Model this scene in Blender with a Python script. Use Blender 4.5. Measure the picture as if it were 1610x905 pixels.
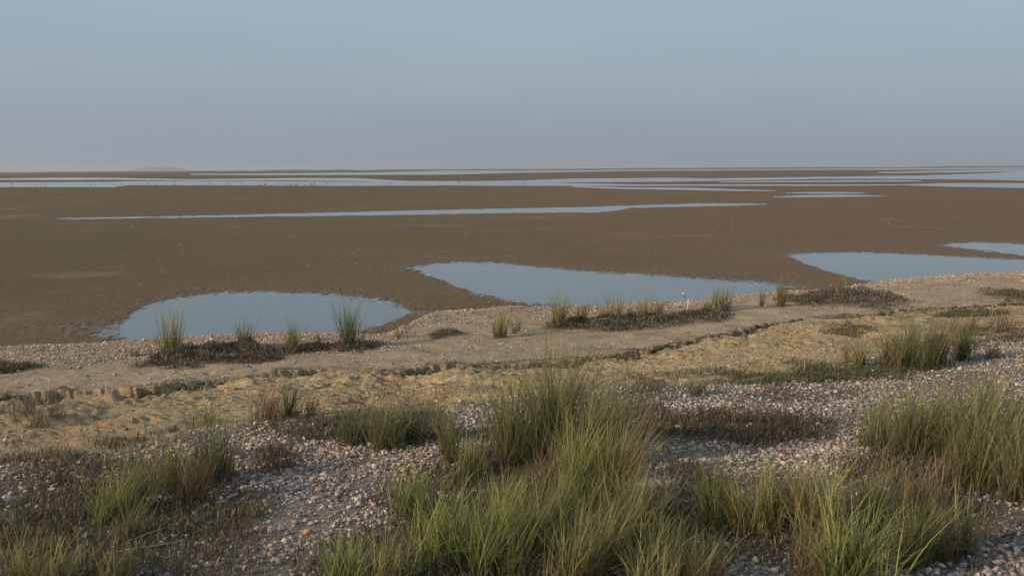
import bpy, math
import numpy as np
from mathutils import Matrix, Vector

C = bpy.context.scene
for o in list(bpy.data.objects): bpy.data.objects.remove(o)
col = C.collection
R = math.radians

# ------------------------------------------------------------------ camera
H = 2.4                      # eye height above the mud flat
PW, PH = 1610.0, 905.0       # size of the photograph the layout was measured on
FOV = R(55.0)
FP = (PW/2)/math.tan(FOV/2)
PITCH = math.atan((PH/2-265.5)/FP)
ROLL = math.atan(9.0/1610.0)
F_ = np.array([0, math.cos(PITCH), -math.sin(PITCH)])
R0 = np.array([1.0, 0, 0]); U0 = np.array([0, math.sin(PITCH), math.cos(PITCH)])
R_ = R0*math.cos(ROLL) - U0*math.sin(ROLL)
U_ = U0*math.cos(ROLL) + R0*math.sin(ROLL)
cd = bpy.data.cameras.new('camera'); cam = bpy.data.objects.new('camera', cd); col.objects.link(cam)
cd.sensor_width = 36; cd.lens = 18/math.tan(FOV/2); cd.clip_start = 0.05; cd.clip_end = 60000
M = Matrix(((R_[0], U_[0], -F_[0], 0), (R_[1], U_[1], -F_[1], 0), (R_[2], U_[2], -F_[2], H), (0, 0, 0, 1)))
cam.matrix_world = M
C.camera = cam

# ------------------------------------------------------------------ sky, sun, exposure
SUN_EL, SUN_AZ = R(20), R(243)      # azimuth clockwise from +Y (the view direction): behind the left shoulder
w = bpy.data.worlds.new('World'); C.world = w; w.use_nodes = True
nt = w.node_tree; nt.nodes.clear()
def N(t, tree, **k):
    n = tree.nodes.new(t)
    for a, b in k.items(): setattr(n, a, b)
    return n
out = N('ShaderNodeOutputWorld', nt)
sky = N('ShaderNodeTexSky', nt, sky_type='NISHITA', sun_disc=False, sun_elevation=SUN_EL, sun_rotation=SUN_AZ,
        air_density=1.0, dust_density=3.0, ozone_density=1.5)
bgs = N('ShaderNodeBackground', nt); bgs.inputs[1].default_value = 0.10
nt.links.new(sky.outputs[0], bgs.inputs[0])
tc = N('ShaderNodeTexCoord', nt); sx = N('ShaderNodeSeparateXYZ', nt)
nt.links.new(tc.outputs['Generated'], sx.inputs[0])
rp = N('ShaderNodeValToRGB', nt)
nt.links.new(sx.outputs[2], rp.inputs[0])
SKY = [(0.0, (0.292, 0.345, 0.445)), (0.04, (0.312, 0.372, 0.468)), (0.085, (0.345, 0.425, 0.505)), (0.165, (0.362, 0.478, 0.560)), (1.0, (0.30, 0.38, 0.46))]
cr = rp.color_ramp
cr.elements[0].position = SKY[0][0]; cr.elements[0].color = (*SKY[0][1], 1)
cr.elements[1].position = SKY[-1][0]; cr.elements[1].color = (*SKY[-1][1], 1)
for p_, c_ in SKY[1:-1]:
    e = cr.elements.new(p_); e.color = (*c_, 1)
bgh = N('ShaderNodeBackground', nt); bgh.inputs[1].default_value = 1.0
mpw = N('ShaderNodeMapping', nt); mpw.inputs['Scale'].default_value = (2.2, 2.2, 7.0); nt.links.new(tc.outputs['Generated'], mpw.inputs[0])
nzw = N('ShaderNodeTexNoise', nt); nzw.inputs['Scale'].default_value = 1.6; nzw.inputs['Detail'].default_value = 4; nt.links.new(mpw.outputs[0], nzw.inputs[0])
rw = N('ShaderNodeValToRGB', nt); nt.links.new(nzw.outputs[0], rw.inputs[0])
rw.color_ramp.elements[0].position = 0.3; rw.color_ramp.elements[0].color = (0.955, 0.960, 0.965, 1); rw.color_ramp.elements[1].position = 0.7; rw.color_ramp.elements[1].color = (1.035, 1.03, 1.02, 1)
mw = N('ShaderNodeMix', nt, data_type='RGBA', blend_type='MULTIPLY'); mw.inputs[0].default_value = 1.0
nt.links.new(rp.outputs[0], mw.inputs[6]); nt.links.new(rw.outputs[0], mw.inputs[7]); nt.links.new(mw.outputs[2], bgh.inputs[0])
mx = N('ShaderNodeMixShader', nt); mx.inputs[0].default_value = 0.88     # the thick high haze veils the clear sky
nt.links.new(bgs.outputs[0], mx.inputs[1]); nt.links.new(bgh.outputs[0], mx.inputs[2])
nt.links.new(mx.outputs[0], out.inputs[0])

sd = bpy.data.lights.new('sun', 'SUN'); so = bpy.data.objects.new('sun', sd); col.objects.link(so)
sd.energy = 3.4; sd.angle = R(1.5); sd.color = (1.0, 0.79, 0.57)
sdir = Vector((math.sin(SUN_AZ)*math.cos(SUN_EL), math.cos(SUN_AZ)*math.cos(SUN_EL), math.sin(SUN_EL)))
so.rotation_euler = sdir.to_track_quat('Z', 'Y').to_euler()
C.view_settings.view_transform = 'Standard'; C.view_settings.look = 'None'
C.view_settings.exposure = 0.0; C.view_settings.gamma = 1.0
C.render.engine = 'CYCLES'

# ------------------------------------------------------------------ helpers
rng = np.random.default_rng(11)
def hash2(ix, iy, s):
    h = (ix.astype(np.int64)*374761393 + iy.astype(np.int64)*668265263 + s*1442695041) & 0xffffffff
    h = ((h ^ (h >> 13))*1274126177) & 0xffffffff
    h = ((h ^ (h >> 16))*2246822519) & 0xffffffff
    return ((h ^ (h >> 15)) & 0xffffff)/float(0xffffff)
def vnoise(x, y, s=0):
    x = np.asarray(x, float); y = np.asarray(y, float)
    ix = np.floor(x); iy = np.floor(y); fx = x-ix; fy = y-iy
    fx = fx*fx*(3-2*fx); fy = fy*fy*(3-2*fy)
    a = hash2(ix, iy, s); b = hash2(ix+1, iy, s); c = hash2(ix, iy+1, s); d = hash2(ix+1, iy+1, s)
    return (a+(b-a)*fx)*(1-fy) + (c+(d-c)*fx)*fy
def fbm(x, y, s=0, oct=4, g=0.5):
    t = 0; a = 1; n = 0
    for k in range(oct):
        t = t+a*vnoise(x*2**k+17.3*k, y*2**k-9.1*k, s+k); n += a; a *= g
    return t/n*2-1                       # about -1..1
def sstep(a, b, x):
    t = np.clip((x-a)/(b-a), 0, 1); return t*t*(3-2*t)
def project(x, y, z):
    dx, dy, dz = x, y, z-H
    f = dx*F_[0]+dy*F_[1]+dz*F_[2]; f = np.where(f < 0.05, 0.05, f)
    u = (dx*R_[0]+dy*R_[1]+dz*R_[2])/f*FP + PW/2
    v = PH/2 - (dx*U_[0]+dy*U_[1]+dz*U_[2])/f*FP
    return u, v
def ray(px, py):
    d = F_ + R_*((px-PW/2)/FP) + U_*((PH/2-py)/FP)
    return d
def unproj(px, py, z=0.0):
    d = ray(px, py); k = (z-H)/d[2]; return d[0]*k, d[1]*k

# survey lines measured on the photograph, laid down as ground curves y(x)
def ground_line(pts, z):
    w_ = [unproj(a, b, z) for a, b in pts]; w_.sort()
    X = np.array([p[0] for p in w_]); Y = np.array([p[1] for p in w_])
    s0 = (Y[3]-Y[0])/(X[3]-X[0]); s1 = (Y[-1]-Y[-4])/(X[-1]-X[-4]); s1 = min(s1, 0.5)
    X = np.concatenate([[X[0]-60], X, [X[-1]+60]]); Y = np.concatenate([[max(Y[0]-60*abs(s0)*0.15, 5)], Y, [Y[-1]+60*s1]])
    return lambda x: np.interp(x, X, Y)
shore = ground_line([(-150, 556), (0, 548), (150, 543), (300, 533), (430, 527), (520, 526), (590, 531), (622, 527), (642, 519), (662, 509), (700, 502), (760, 498),
    (870, 490), (960, 481), (1070, 478), (1150, 470), (1200, 463), (1240, 460), (1300, 458), (1340, 452), (1390, 444), (1450, 439), (1610, 428), (1750, 420)], 0.03)
lip0 = ground_line([(-150, 622), (0, 617), (120, 612), (250, 603), (370, 592), (450, 582), (640, 577), (760, 573), (900, 563), (1000, 549), (1100, 529), (1240, 505), (1400, 489), (1570, 477), (1750, 462)], 0.26)
grav0 = ground_line([(-150, 745), (0, 722), (200, 695), (330, 665), (440, 655), (620, 648), (800, 630), (930, 612), (1040, 600), (1150, 592), (1250, 582), (1400, 560), (1610, 520), (1750, 500)], 0.36)
def lip(x): return lip0(x) + 0.12*fbm(x*1.3, x*0, 31, 3) + 0.09*fbm(x*6, x*0, 32, 4, 0.65)
def grav(x): return grav0(x) + 0.35*fbm(x*1.1, x*0, 41, 3)

WATER = [   # (x, top, bottom) in photograph pixels: outlines of standing water
 [(188, 512, 530), (205, 498, 536), (232, 481, 540), (280, 469, 545), (350, 462, 545), (420, 460, 545), (500, 463, 538), (560, 468, 520), (600, 473, 509), (630, 481, 500), (645, 490, 491)],
 [(650, 421, 422), (680, 417, 433), (720, 414, 451), (760, 414, 463), (800, 416, 471), (850, 421, 477), (950, 430, 480), (1050, 436, 478), (1100, 439, 474), (1150, 442, 470), (1200, 446, 463), (1235, 451, 452)],
 [(1240, 402, 403), (1270, 399, 415), (1300, 398, 425), (1330, 398, 433), (1380, 399, 445), (1450, 402, 445), (1530, 406, 440), (1610, 409, 432), (1800, 417, 424)],
 [(1490, 385, 386), (1530, 382, 391), (1570, 383, 396), (1610, 385, 400), (1900, 398, 420)],
 [(90, 343.6, 344), (150, 342.6, 343.8), (320, 339.3, 341), (440, 336.6, 339.6), (540, 334, 338.6), (700, 330.5, 336), (860, 327, 333.6), (940, 325.5, 333.5), (975, 324, 330), (990, 323.5, 326), (1080, 320.5, 324.5), (1150, 320, 322.8), (1205, 320.8, 321.2)],
 [(1215, 309.5, 310), (1260, 307, 310), (1320, 306, 309.5), (1390, 308, 308.3)],
 [(1235, 303.2, 303.6), (1270, 302, 304), (1340, 302.4, 304.2), (1360, 303.5, 303.8)],
 [(900, 292, 294), (980, 294.5, 297), (1080, 295, 298.5), (1150, 297.5, 300), (1220, 299.6, 300)],
 [(-400, 287, 296), (0, 287, 294), (180, 286, 294), (200, 285, 291), (400, 285, 291.5), (540, 286, 292), (700, 286.5, 291.5), (860, 287, 292), (1000, 290, 292), (1300, 290, 292), (1420, 290, 291), (1480, 288, 293), (1610, 288, 295.5), (2000, 287, 299)],
 [(-400, 280.5, 282), (0, 280.5, 282.5), (100, 279, 283), (180, 279.5, 282.5), (300, 282, 284), (460, 280, 283.5), (560, 280, 285), (640, 284.5, 287), (740, 285, 287.5), (830, 283.5, 286.6), (900, 281, 286.4), (1050, 279.5, 285.6), (1120, 280.5, 284.3), (1300, 278, 281), (1450, 276, 281.5), (1560, 272, 282.5), (1610, 269, 284), (2000, 262, 284)],
 [(300, 273.5, 274.6), (420, 272.8, 275.2), (600, 271, 274.8), (700, 268, 274.5), (820, 268.3, 271.5), (1000, 266.9, 268.6), (1300, 265, 267), (1500, 264.0, 266.5), (1700, 262.5, 265)],
 [(1130, 285.5, 286.6), (1250, 284, 286), (1400, 283.2, 285.4), (1450, 284, 285)], [(1380, 270.5, 272), (1500, 268, 271), (1610, 266.5, 269), (1900, 264, 266)],
]
def water_px(u, v):
    """how far (in photograph pixels) a point lies inside the outlines above: positive is water"""
    best = np.full(u.shape, -99.0)
    for P in WATER:
        a = np.array(P, float)
        t = np.interp(u, a[:, 0], a[:, 1]); b = np.interp(u, a[:, 0], a[:, 2])
        d = np.minimum(v-t, b-v)
        e = np.maximum(a[0, 0]-u, u-a[-1, 0])
        d = np.where(e > 0, -e*0.09-1+np.minimum(d, 0), d)
        best = np.maximum(best, d)
    return best

def height(x, y, full=False):
    x = np.asarray(x, float); y = np.asarray(y, float)
    S = shore(x); S = S + 0.12*fbm(x*2, y*0, 51, 3); L = lip(x); G = grav(x)
    r = np.hypot(x, y)
    # mud flat with its pools
    u, v = project(x, y, 0*x)
    wp = np.where(y > 5, water_px(u, v), -99)
    sc = np.clip(18/np.maximum(r, 5), 0.12, 1)          # outlines get finer with distance
    wn = (2.6*fbm(x*3.2, y*1.3, 61, 4, 0.62) + 2.6*(vnoise(x*9, y*4, 66)-0.5)+4.5*(vnoise(x*24, y*9, 68)-0.5)+2.0*(vnoise(x*0.7, y*0.35, 67)-0.5))*sc**1.1
    wm = sstep(-11.0*sc, 11.0*sc, wp + wn - 1.8*sc)
    near = sstep(60, 18, r)
    mud = 0.015 + 0.006*fbm(x*0.5, y*0.5, 71, 2)*near + (0.006*fbm(x*5, y*5, 72, 3, 0.6) + (0.004+0.014*sstep(-22*sc, -6*sc, wp))*(vnoise(x*13, y*6, 73)-0.5)+(0.007+0.012*sstep(-22*sc, -5*sc, wp))*(vnoise(x*30, y*12, 74)-0.5))*np.maximum(near, 0.4) - 0.040*wm
    # shell bank
    dS = S-y; wid = np.maximum(S-L, 0.3); t = np.clip(dS/wid, 0, 1)
    lobe = sstep(-1.75, -1.15, x + 0.15*fbm(x*3, y*3, 89, 2))*sstep(1.6, -0.2, x)
    bank = 0.15*(1-np.exp(-np.maximum(dS, 0)/0.30)) + 0.10*t + 0.11*lobe*sstep(-0.05, 0.45, dS)*sstep(1.6, 0.6, dS)
    bank = bank + sstep(0, 0.3, dS)*(0.030*fbm(x*1.5, y*1.8, 81, 3) + 0.016*fbm(x*7, y*7, 82, 4, 0.6) - 0.02*sstep(0.35, 0.6, fbm(x*4, y*5, 86, 3)))
    # eroded ochre ledge under the lip and the gravel bench
    dL = L-y + (0.055*fbm(x*6, y*6, 33, 4, 0.65))*sstep(0.5, 0.1, np.abs(L-y))
    u2, _ = project(x, y, 0*x+0.25)
    step = (0.065*sstep(1250, 850, u2) + 0.035)*(0.65+0.6*fbm(x*2.2, 0*x, 83, 3)+0.5*(vnoise(x*14, y*14, 88)-0.5))
    tt = np.clip(dL/np.maximum(L-G, 0.3), 0, 1)
    led = 0.25 - step + (0.11+step)*tt**1.2 + (0.055*fbm(x*1.6, y*3.0, 84, 4) + 0.060*np.abs(fbm(x*4, y*7, 85, 4, 0.6)) - 0.05*sstep(0.1, 0.16, fbm(x*1.2, y*2.6, 87, 4)))*sstep(0, 0.25, dL)*(1-0.5*tt)
    dG = G-y
    bench = 0.36 + 0.34*sstep(0, 7, dG)
    bench = bench + 0.03*fbm(x*0.9, y*0.9, 91, 3)*sstep(0, 1, dG) + 0.012*fbm(x*6, y*6, 92, 3)
    k = sstep(-0.018, 0.018, dL)
    g = sstep(-0.2, 0.5, dG)
    land = bank*(1-k) + (led*(1-g)+bench*g)*k
    isl = sstep(-0.05, 0.10, dS)
    h = mud*(1-isl) + np.maximum(land, mud)*isl
    if full: return h, dict(u=u, v=v, wm=wm, dS=dS, dL=dL, dG=dG, isl=isl, k=k, g=g, L=L, tt=tt, step=step)
    return h
def ground_at(px, py):
    d = ray(px, py); lo, hi = 2.0, 400.0
    ks = np.concatenate([np.arange(3, 30, 0.04), np.arange(30, 400, 0.5)])
    P = d[None, :]*ks[:, None]
    z = H+P[:, 2]; hh = height(P[:, 0], P[:, 1])
    i = int(np.argmax(z < hh))
    if not (z < hh).any(): i = len(ks)-1
    return float(P[i, 0]), float(P[i, 1]), float(hh[i])

def make_mesh(name, verts, faces, mat=None, attrs=None, smooth=False, parent=None, loc=None):
    me = bpy.data.meshes.new(name)
    verts = np.asarray(verts, np.float32); me.vertices.add(len(verts)); me.vertices.foreach_set('co', verts.ravel())
    # faces: list of (n,k) integer arrays
    tot = sum(f.size for f in faces); nf = sum(len(f) for f in faces)
    me.loops.add(tot); me.loops.foreach_set('vertex_index', np.concatenate([f.ravel() for f in faces]).astype(np.int32))
    me.polygons.add(nf)
    lens = np.concatenate([np.full(len(f), f.shape[1]) for f in faces]).astype(np.int32)
    st = np.concatenate([[0], np.cumsum(lens)[:-1]]).astype(np.int32)
    me.polygons.foreach_set('loop_start', st)
    if smooth: me.polygons.foreach_set('use_smooth', np.ones(nf, bool))
    me.update(calc_edges=True)
    for an, arr in (attrs or {}).items():
        a = me.attributes.new(an, 'FLOAT_COLOR', 'POINT')
        arr = np.asarray(arr, np.float32)
        if arr.shape[1] == 3: arr = np.concatenate([arr, np.ones((len(arr), 1), np.float32)], 1)
        a.data.foreach_set('color', arr.ravel())
    if mat: me.materials.append(mat)
    o = bpy.data.objects.new(name, me); col.objects.link(o)
    if loc is not None: o.location = loc
    if parent is not None: o.parent = parent
    return o
def tag(o, label=None, cat=None, group=None, kind=None):
    if label: o['label'] = label
    if cat: o['category'] = cat
    if group: o['group'] = group
    if kind: o['kind'] = kind
    return o

# ------------------------------------------------------------------ materials
def new_mat(name):
    m = bpy.data.materials.new(name); m.use_nodes = True; m.node_tree.nodes.clear()
    t = m.node_tree; o = N('ShaderNodeOutputMaterial', t); b = N('ShaderNodeBsdfPrincipled', t)
    t.links.new(b.outputs[0], o.inputs[0]); return m, t, b, o
def noise_n(t, scale, detail=4, rough=0.55, vec=None, dist=0.0):
    n = N('ShaderNodeTexNoise', t); n.inputs['Scale'].default_value = scale; n.inputs['Detail'].default_value = detail
    n.inputs['Roughness'].default_value = rough; n.inputs['Distortion'].default_value = dist
    if vec is not None: t.links.new(vec, n.inputs['Vector'])
    return n.outputs[0]
def ramp(t, fac, stops):
    r = N('ShaderNodeValToRGB', t); t.links.new(fac, r.inputs[0]); e = r.color_ramp.elements
    e[0].position = stops[0][0]; e[0].color = (*stops[0][1], 1); e[1].position = stops[-1][0]; e[1].color = (*stops[-1][1], 1)
    for p_, c_ in stops[1:-1]: q = e.new(p_); q.color = (*c_, 1)
    return r.outputs[0]
def mixc(t, fac, a, b, mode='MIX'):
    m = N('ShaderNodeMix', t, data_type='RGBA', blend_type=mode)
    for i, s in ((0, fac), (6, a), (7, b)):
        if isinstance(s, (int, float)): m.inputs[i].default_value = s
        elif isinstance(s, tuple): m.inputs[i].default_value = (*s, 1)
        else: t.links.new(s, m.inputs[i])
    return m.outputs[2]
def math_n(t, op, a, b=None, c=None):
    m = N('ShaderNodeMath', t, operation=op)
    for i, s in enumerate((a, b, c)):
        if s is None: continue
        if isinstance(s, (int, float)): m.inputs[i].default_value = s
        else: t.links.new(s, m.inputs[i])
    return m.outputs[0]

def terrain_mat():
    m, t, b, o = new_mat('shore_ground')
    geo = N('ShaderNodeNewGeometry', t); P = geo.outputs['Position']
    def att(nm):
        a = N('ShaderNodeAttribute', t); a.attribute_name = nm; s = N('ShaderNodeSeparateColor', t); t.links.new(a.outputs[0], s.inputs[0]); return s.outputs
    A = att('zones'); B = att('zones_b')
    # mud
    n1 = noise_n(t, 0.35, 5, 0.6, P); n2 = noise_n(t, 5, 6, 0.7, P); n3 = noise_n(t, 28, 4, 0.7, P)
    mud = ramp(t, n1, [(0.32, (0.152, 0.100, 0.050)), (0.5, (0.182, 0.110, 0.055)), (0.68, (0.204, 0.116, 0.059))])
    mud = mixc(t, 0.40, mud, ramp(t, n2, [(0.3, (0.12, 0.076, 0.042)), (0.7, (0.29, 0.190, 0.108))]))
    n6 = noise_n(t, 0.11, 4, 0.6, P); sxp = N('ShaderNodeSeparateXYZ', t); t.links.new(P, sxp.inputs[0])
    lf = math_n(t, 'MULTIPLY_ADD', sxp.outputs[0], -0.022, math_n(t, 'SUBTRACT', n6, 0.5)); lf = math_n(t, 'MULTIPLY_ADD', lf, 2.2, 0.30)
    cl = N('ShaderNodeClamp', t); t.links.new(lf, cl.inputs[0]); mud = mixc(t, cl.outputs[0], mud, mixc(t, 0.5, mud, (0.095, 0.080, 0.036)))
    spk = ramp(t, n3, [(0.36, (0.55, 0.55, 0.55)), (0.5, (1, 1, 1)), (0.72, (1.22, 1.2, 1.18))])
    mud = mixc(t, 0.85, mud, spk, 'MULTIPLY')
    far = mixc(t, B[2], mud, mixc(t, cl.outputs[0], (0.178, 0.107, 0.055), (0.148, 0.099, 0.047)))
    # mud drying to pale blotches far out
    n5 = noise_n(t, 0.16, 5, 0.65, P); 
    far = mixc(t, ramp(t, n5, [(0.58, (0, 0, 0)), (0.72, (0.5, 0.5, 0.5))]), far, (0.34, 0.235, 0.14))
    # crust of the shell bank
    c1 = noise_n(t, 2.2, 5, 0.6, P); c2 = noise_n(t, 40, 4, 0.75, P)
    crust = ramp(t, c1, [(0.34, (0.38, 0.285, 0.195)), (0.5, (0.49, 0.37, 0.25)), (0.66, (0.57, 0.44, 0.30))])
    crust = mixc(t, 0.8, crust, ramp(t, c2, [(0.36, (0.5, 0.48, 0.46)), (0.50, (1, 1, 1)), (0.75, (1.3, 1.3, 1.3))]), 'MULTIPLY')
    # ochre clay
    o1 = noise_n(t, 1.7, 6, 0.65, P, 0.6); o2 = noise_n(t, 26, 5, 0.75, P)
    och = ramp(t, o1, [(0.33, (0.27, 0.20, 0.13)), (0.42, (0.47, 0.355, 0.215)), (0.49, (0.58, 0.455, 0.285)), (0.545, (0.56, 0.405, 0.225)), (0.585, (0.52, 0.33, 0.16)), (0.62, (0.50, 0.39, 0.25)), (0.72, (0.62, 0.52, 0.37))])
    och = mixc(t, 0.9, och, ramp(t, o2, [(0.36, (0.42, 0.39, 0.35)), (0.5, (0.95, 0.95, 0.95)), (0.68, (1.35, 1.35, 1.33))]), 'MULTIPLY')
    # soil under the gravel
    g1 = noise_n(t, 30, 5, 0.7, P)
    grv = ramp(t, g1, [(0.35, (0.13, 0.105, 0.085)), (0.5, (0.25, 0.205, 0.17)), (0.65, (0.42, 0.35, 0.30))])
    soil = mixc(t, B[1], grv, ramp(t, g1, [(0.3, (0.06, 0.047, 0.030)), (0.7, (0.15, 0.118, 0.075))]))
    colr = mixc(t, A[0], far, crust); colr = mixc(t, A[1], colr, och); colr = mixc(t, A[2], colr, soil)
    wet = mixc(t, B[0], (1, 1, 1), (0.74, 0.78, 0.86)); colr = mixc(t, 1.0, colr, wet, 'MULTIPLY')
    t.links.new(colr, b.inputs['Base Color'])
    ro = math_n(t, 'SUBTRACT', 0.92, math_n(t, 'MULTIPLY', B[0], 0.74)); t.links.new(ro, b.inputs['Roughness'])
    t.links.new(math_n(t, 'MULTIPLY_ADD', B[0], 0.35, 0.25), b.inputs['Specular IOR Level'])
    hsum = math_n(t, 'ADD', math_n(t, 'MULTIPLY', n2, 0.5), n3); hsum = math_n(t, 'ADD', hsum, noise_n(t, 90, 3, 0.6, P))
    bp = N('ShaderNodeBump', t); bp.inputs['Distance'].default_value = 0.03
    t.links.new(hsum, bp.inputs['Height'])
    st = math_n(t, 'MULTIPLY', math_n(t, 'SUBTRACT', 1.0, B[2]), math_n(t, 'MULTIPLY_ADD', math_n(t, 'ADD', math_n(t, 'ADD', A[0], A[1]), A[2]), 0.6, 0.25))
    st = math_n(t, 'MULTIPLY', st, math_n(t, 'SUBTRACT', 1.0, math_n(t, 'MULTIPLY', B[0], 0.85))); t.links.new(st, bp.inputs['Strength'])
    t.links.new(bp.outputs[0], b.inputs['Normal'])
    return m
def water_mat():
    m, t, b, o = new_mat('still_water')
    geo = N('ShaderNodeNewGeometry', t); P = geo.outputs['Position']
    b.inputs['Base Color'].default_value = (0.11, 0.115, 0.115, 1); b.inputs['IOR'].default_value = 1.33
    b.inputs['Roughness'].default_value = 0.03
    mp = N('ShaderNodeMapping', t); mp.inputs['Scale'].default_value = (1, 1, 1); t.links.new(P, mp.inputs[0])
    n = noise_n(t, 3.0, 3, 0.5, mp.outputs[0])
    bp = N('ShaderNodeBump', t); bp.inputs['Strength'].default_value = 0.10; bp.inputs['Distance'].default_value = 0.01
    t.links.new(n, bp.inputs['Height']); t.links.new(bp.outputs[0], b.inputs['Normal'])
    return m
def tint_mat(name, trans=0.0, rough=0.85, var=0.0, scale=60, spec=0.3):
    m, t, b, o = new_mat(name)
    a = N('ShaderNodeAttribute', t); a.attribute_name = 'tint'; c = a.outputs[0]
    if var > 0:
        geo = N('ShaderNodeNewGeometry', t)
        nn = noise_n(t, scale, 4, 0.7, geo.outputs['Position'])
        c = mixc(t, var, c, ramp(t, nn, [(0.3, (0.5, 0.5, 0.5)), (0.5, (1, 1, 1)), (0.72, (1.35, 1.33, 1.3))]), 'MULTIPLY')
        bp = N('ShaderNodeBump', t); bp.inputs['Distance'].default_value = 0.006; bp.inputs['Strength'].default_value = 0.6
        t.links.new(nn, bp.inputs['Height']); t.links.new(bp.outputs[0], b.inputs['Normal'])
    t.links.new(c, b.inputs['Base Color']); b.inputs['Roughness'].default_value = rough
    b.inputs['Specular IOR Level'].default_value = spec
    if trans > 0:
        tr = N('ShaderNodeBsdfTranslucent', t); t.links.new(c, tr.inputs[0])
        ms = N('ShaderNodeMixShader', t); ms.inputs[0].default_value = trans
        t.links.new(b.outputs[0], ms.inputs[1]); t.links.new(tr.outputs[0], ms.inputs[2]); t.links.new(ms.outputs[0], o.inputs[0])
    return m
M_ground = terrain_mat(); M_water = water_mat()
M_stone = tint_mat('stone', 0, 0.85, 0.7, 70)
M_clod = tint_mat('crust_clod', 0, 0.95, 0.8, 90)
M_grass = tint_mat('grass_blade', 0.30, 0.6, 0, spec=0.35)
M_leaf = tint_mat('small_leaf', 0.15, 0.75, 0)
M_bird = tint_mat('feathers', 0, 0.8, 0)

# patches of low cover on the gravel bench (centre x, y, radii in photograph pixels, strength, kind)
COVER = [(95, 845, 230, 95, 1.0, 'olive'), (110, 745, 150, 32, 0.55, 'brown'), (300, 800, 120, 90, 0.8, 'brown'), (240, 860, 150, 80, .8, 'brown'), (435, 725, 38, 26, 0.8, 'red'),
  (560, 672, 150, 22, 0.8, 'brown'), (800, 830, 200, 110, 1.0, 'olive'), (830, 740, 130, 70, 0.9, 'brown'), (930, 850, 190, 90, 1.0, 'olive'), (640, 880, 140, 60, 0.8, 'olive'),
  (1150, 674, 175, 30, 1.0, 'red'), (1230, 588, 170, 17, 1.0, 'green'), (1330, 850, 230, 75, 0.9, 'brown'), (1060, 840, 110, 90, 0.9, 'olive'), (1430, 745, 110, 45, 0.8, 'brown'),
  (1010, 640, 45, 36, 0.6, 'brown'), (1530, 730, 130, 50, 0.8, 'brown'), (1270, 620, 90, 16, 0.35, 'red'), (200, 700, 60, 14, .5, 'olive'), (1500, 530, 140, 14, 0.7, 'olive'), (1180, 790, 120, 40, 0.55, 'brown')]
def cover_at(u, v, x, y):
    best = np.zeros(np.shape(u)); kind = np.zeros(np.shape(u), int); KN = ['olive', 'brown', 'red', 'green']
    n = 0.5*fbm(x*1.6, y*1.6, 101, 4)
    for cx, cy, rx, ry, s, kd in COVER:
        d = np.sqrt(((u-cx)/rx)**2 + ((v-cy)/ry)**2)
        c = s*sstep(1.25, 0.6, d+n)
        kind = np.where(c > best, KN.index(kd), kind); best = np.maximum(best, c)
    return best, kind

# ------------------------------------------------------------------ ground: one sheet from the camera's feet to the horizon
a_in = np.linspace(-36, 36, 1180)
a_out = np.concatenate([np.linspace(36, 180, 70)[1:]])
ang = np.radians(np.concatenate([-a_out[::-1], a_in, a_out]))
K = 983.0*H
rows = [0.3, 0.8, 1.5, 2.2, 2.8, 3.2]
def seg(r0, r1, per_px, k=K):
    n = int(abs(k/r0-k/r1)*per_px); q = np.linspace(1/r0, 1/r1, n+2)[1:]; return list(1/q)
rows += seg(3.2, 8.5, 0.55) + seg(8.5, 21, 2.6) + seg(21, 26, 2.0) + seg(26, 70, 1.6) + seg(70, 3000, 3.0) + [4000, 6000, 9000, 14000, 22000]
rr = np.array(rows)
RR, AA = np.meshgrid(rr, ang, indexing='ij')
GX = (RR*np.sin(AA)); GY = (RR*np.cos(AA))
gx = GX.ravel(); gy = GY.ravel()
hz, inf = height(gx, gy, True)
# the crust lip overhangs the ledge: pull the brink towards the camera
br = np.exp(-((inf['dL']+0.02)/0.035)**2)*inf['isl']*sstep(0.03, 0.11, inf['step'])*(gy > 5)
pull = br*0.075*(0.2+0.8*vnoise(gx*2.5, gx*0, 111)+0.9*vnoise(gx*11, gy*11, 112))
gy2 = gy - pull
hz = hz + br*0.012
u, v = project(gx, gy, hz)
cov, _ = cover_at(u, v, gx, gy)
crust = inf['isl']*(1-inf['k']); ochre = inf['isl']*inf['k']*(1-inf['g'])
# ochre shows on the broken edge of the crust too, and the crust's sand has washed over parts of the ledge
wash = sstep(0.1, 0.6, fbm(gx*0.7, gy*1.3, 121, 4))*0.6*ochre
left = sstep(420, 60, u)*0.55*ochre
ochre = ochre - np.maximum(wash, left); crust2 = crust + np.maximum(wash, left)
shadeless = np.zeros_like(u)
gr = inf['isl']*inf['g']*inf['k']
wetm = sstep(0.06, 0.34, inf['wm'])*(1-inf['isl'])
wet_rim = sstep(-22, 2, water_px(inf['u'], inf['v']) + 5*fbm(gx*1.2, gy*1.2, 131, 3))*(gy > 5)*(1-inf['isl'])*sstep(80, 25, np.hypot(gx, gy))
r_ = np.hypot(gx, gy)
farf = sstep(22, 80, r_)
zA = np.stack([crust2, ochre, gr], 1); zB = np.stack([np.clip(np.maximum(wetm, 0.30*wet_rim), 0, 1), cov, farf], 1)
nr, nc = RR.shape
idx = np.arange(nr*nc).reshape(nr, nc)
q = np.stack([idx[:-1, :-1], idx[:-1, 1:], idx[1:, 1:], idx[1:, :-1]], -1).reshape(-1, 4)
q = q[:, ::-1]
# close the far side behind the camera (columns at -180 and +180 coincide) and the disc under the camera
g_o = make_mesh('ground', np.stack([gx, gy2, hz], 1), [q], M_ground, {'zones': zA, 'zones_b': zB}, smooth=True)
tag(g_o, 'brown mud flat, pale shell bank and gravel bench', kind='structure')
disc = idx[0, :-1][::-1].reshape(1, -1)

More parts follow.
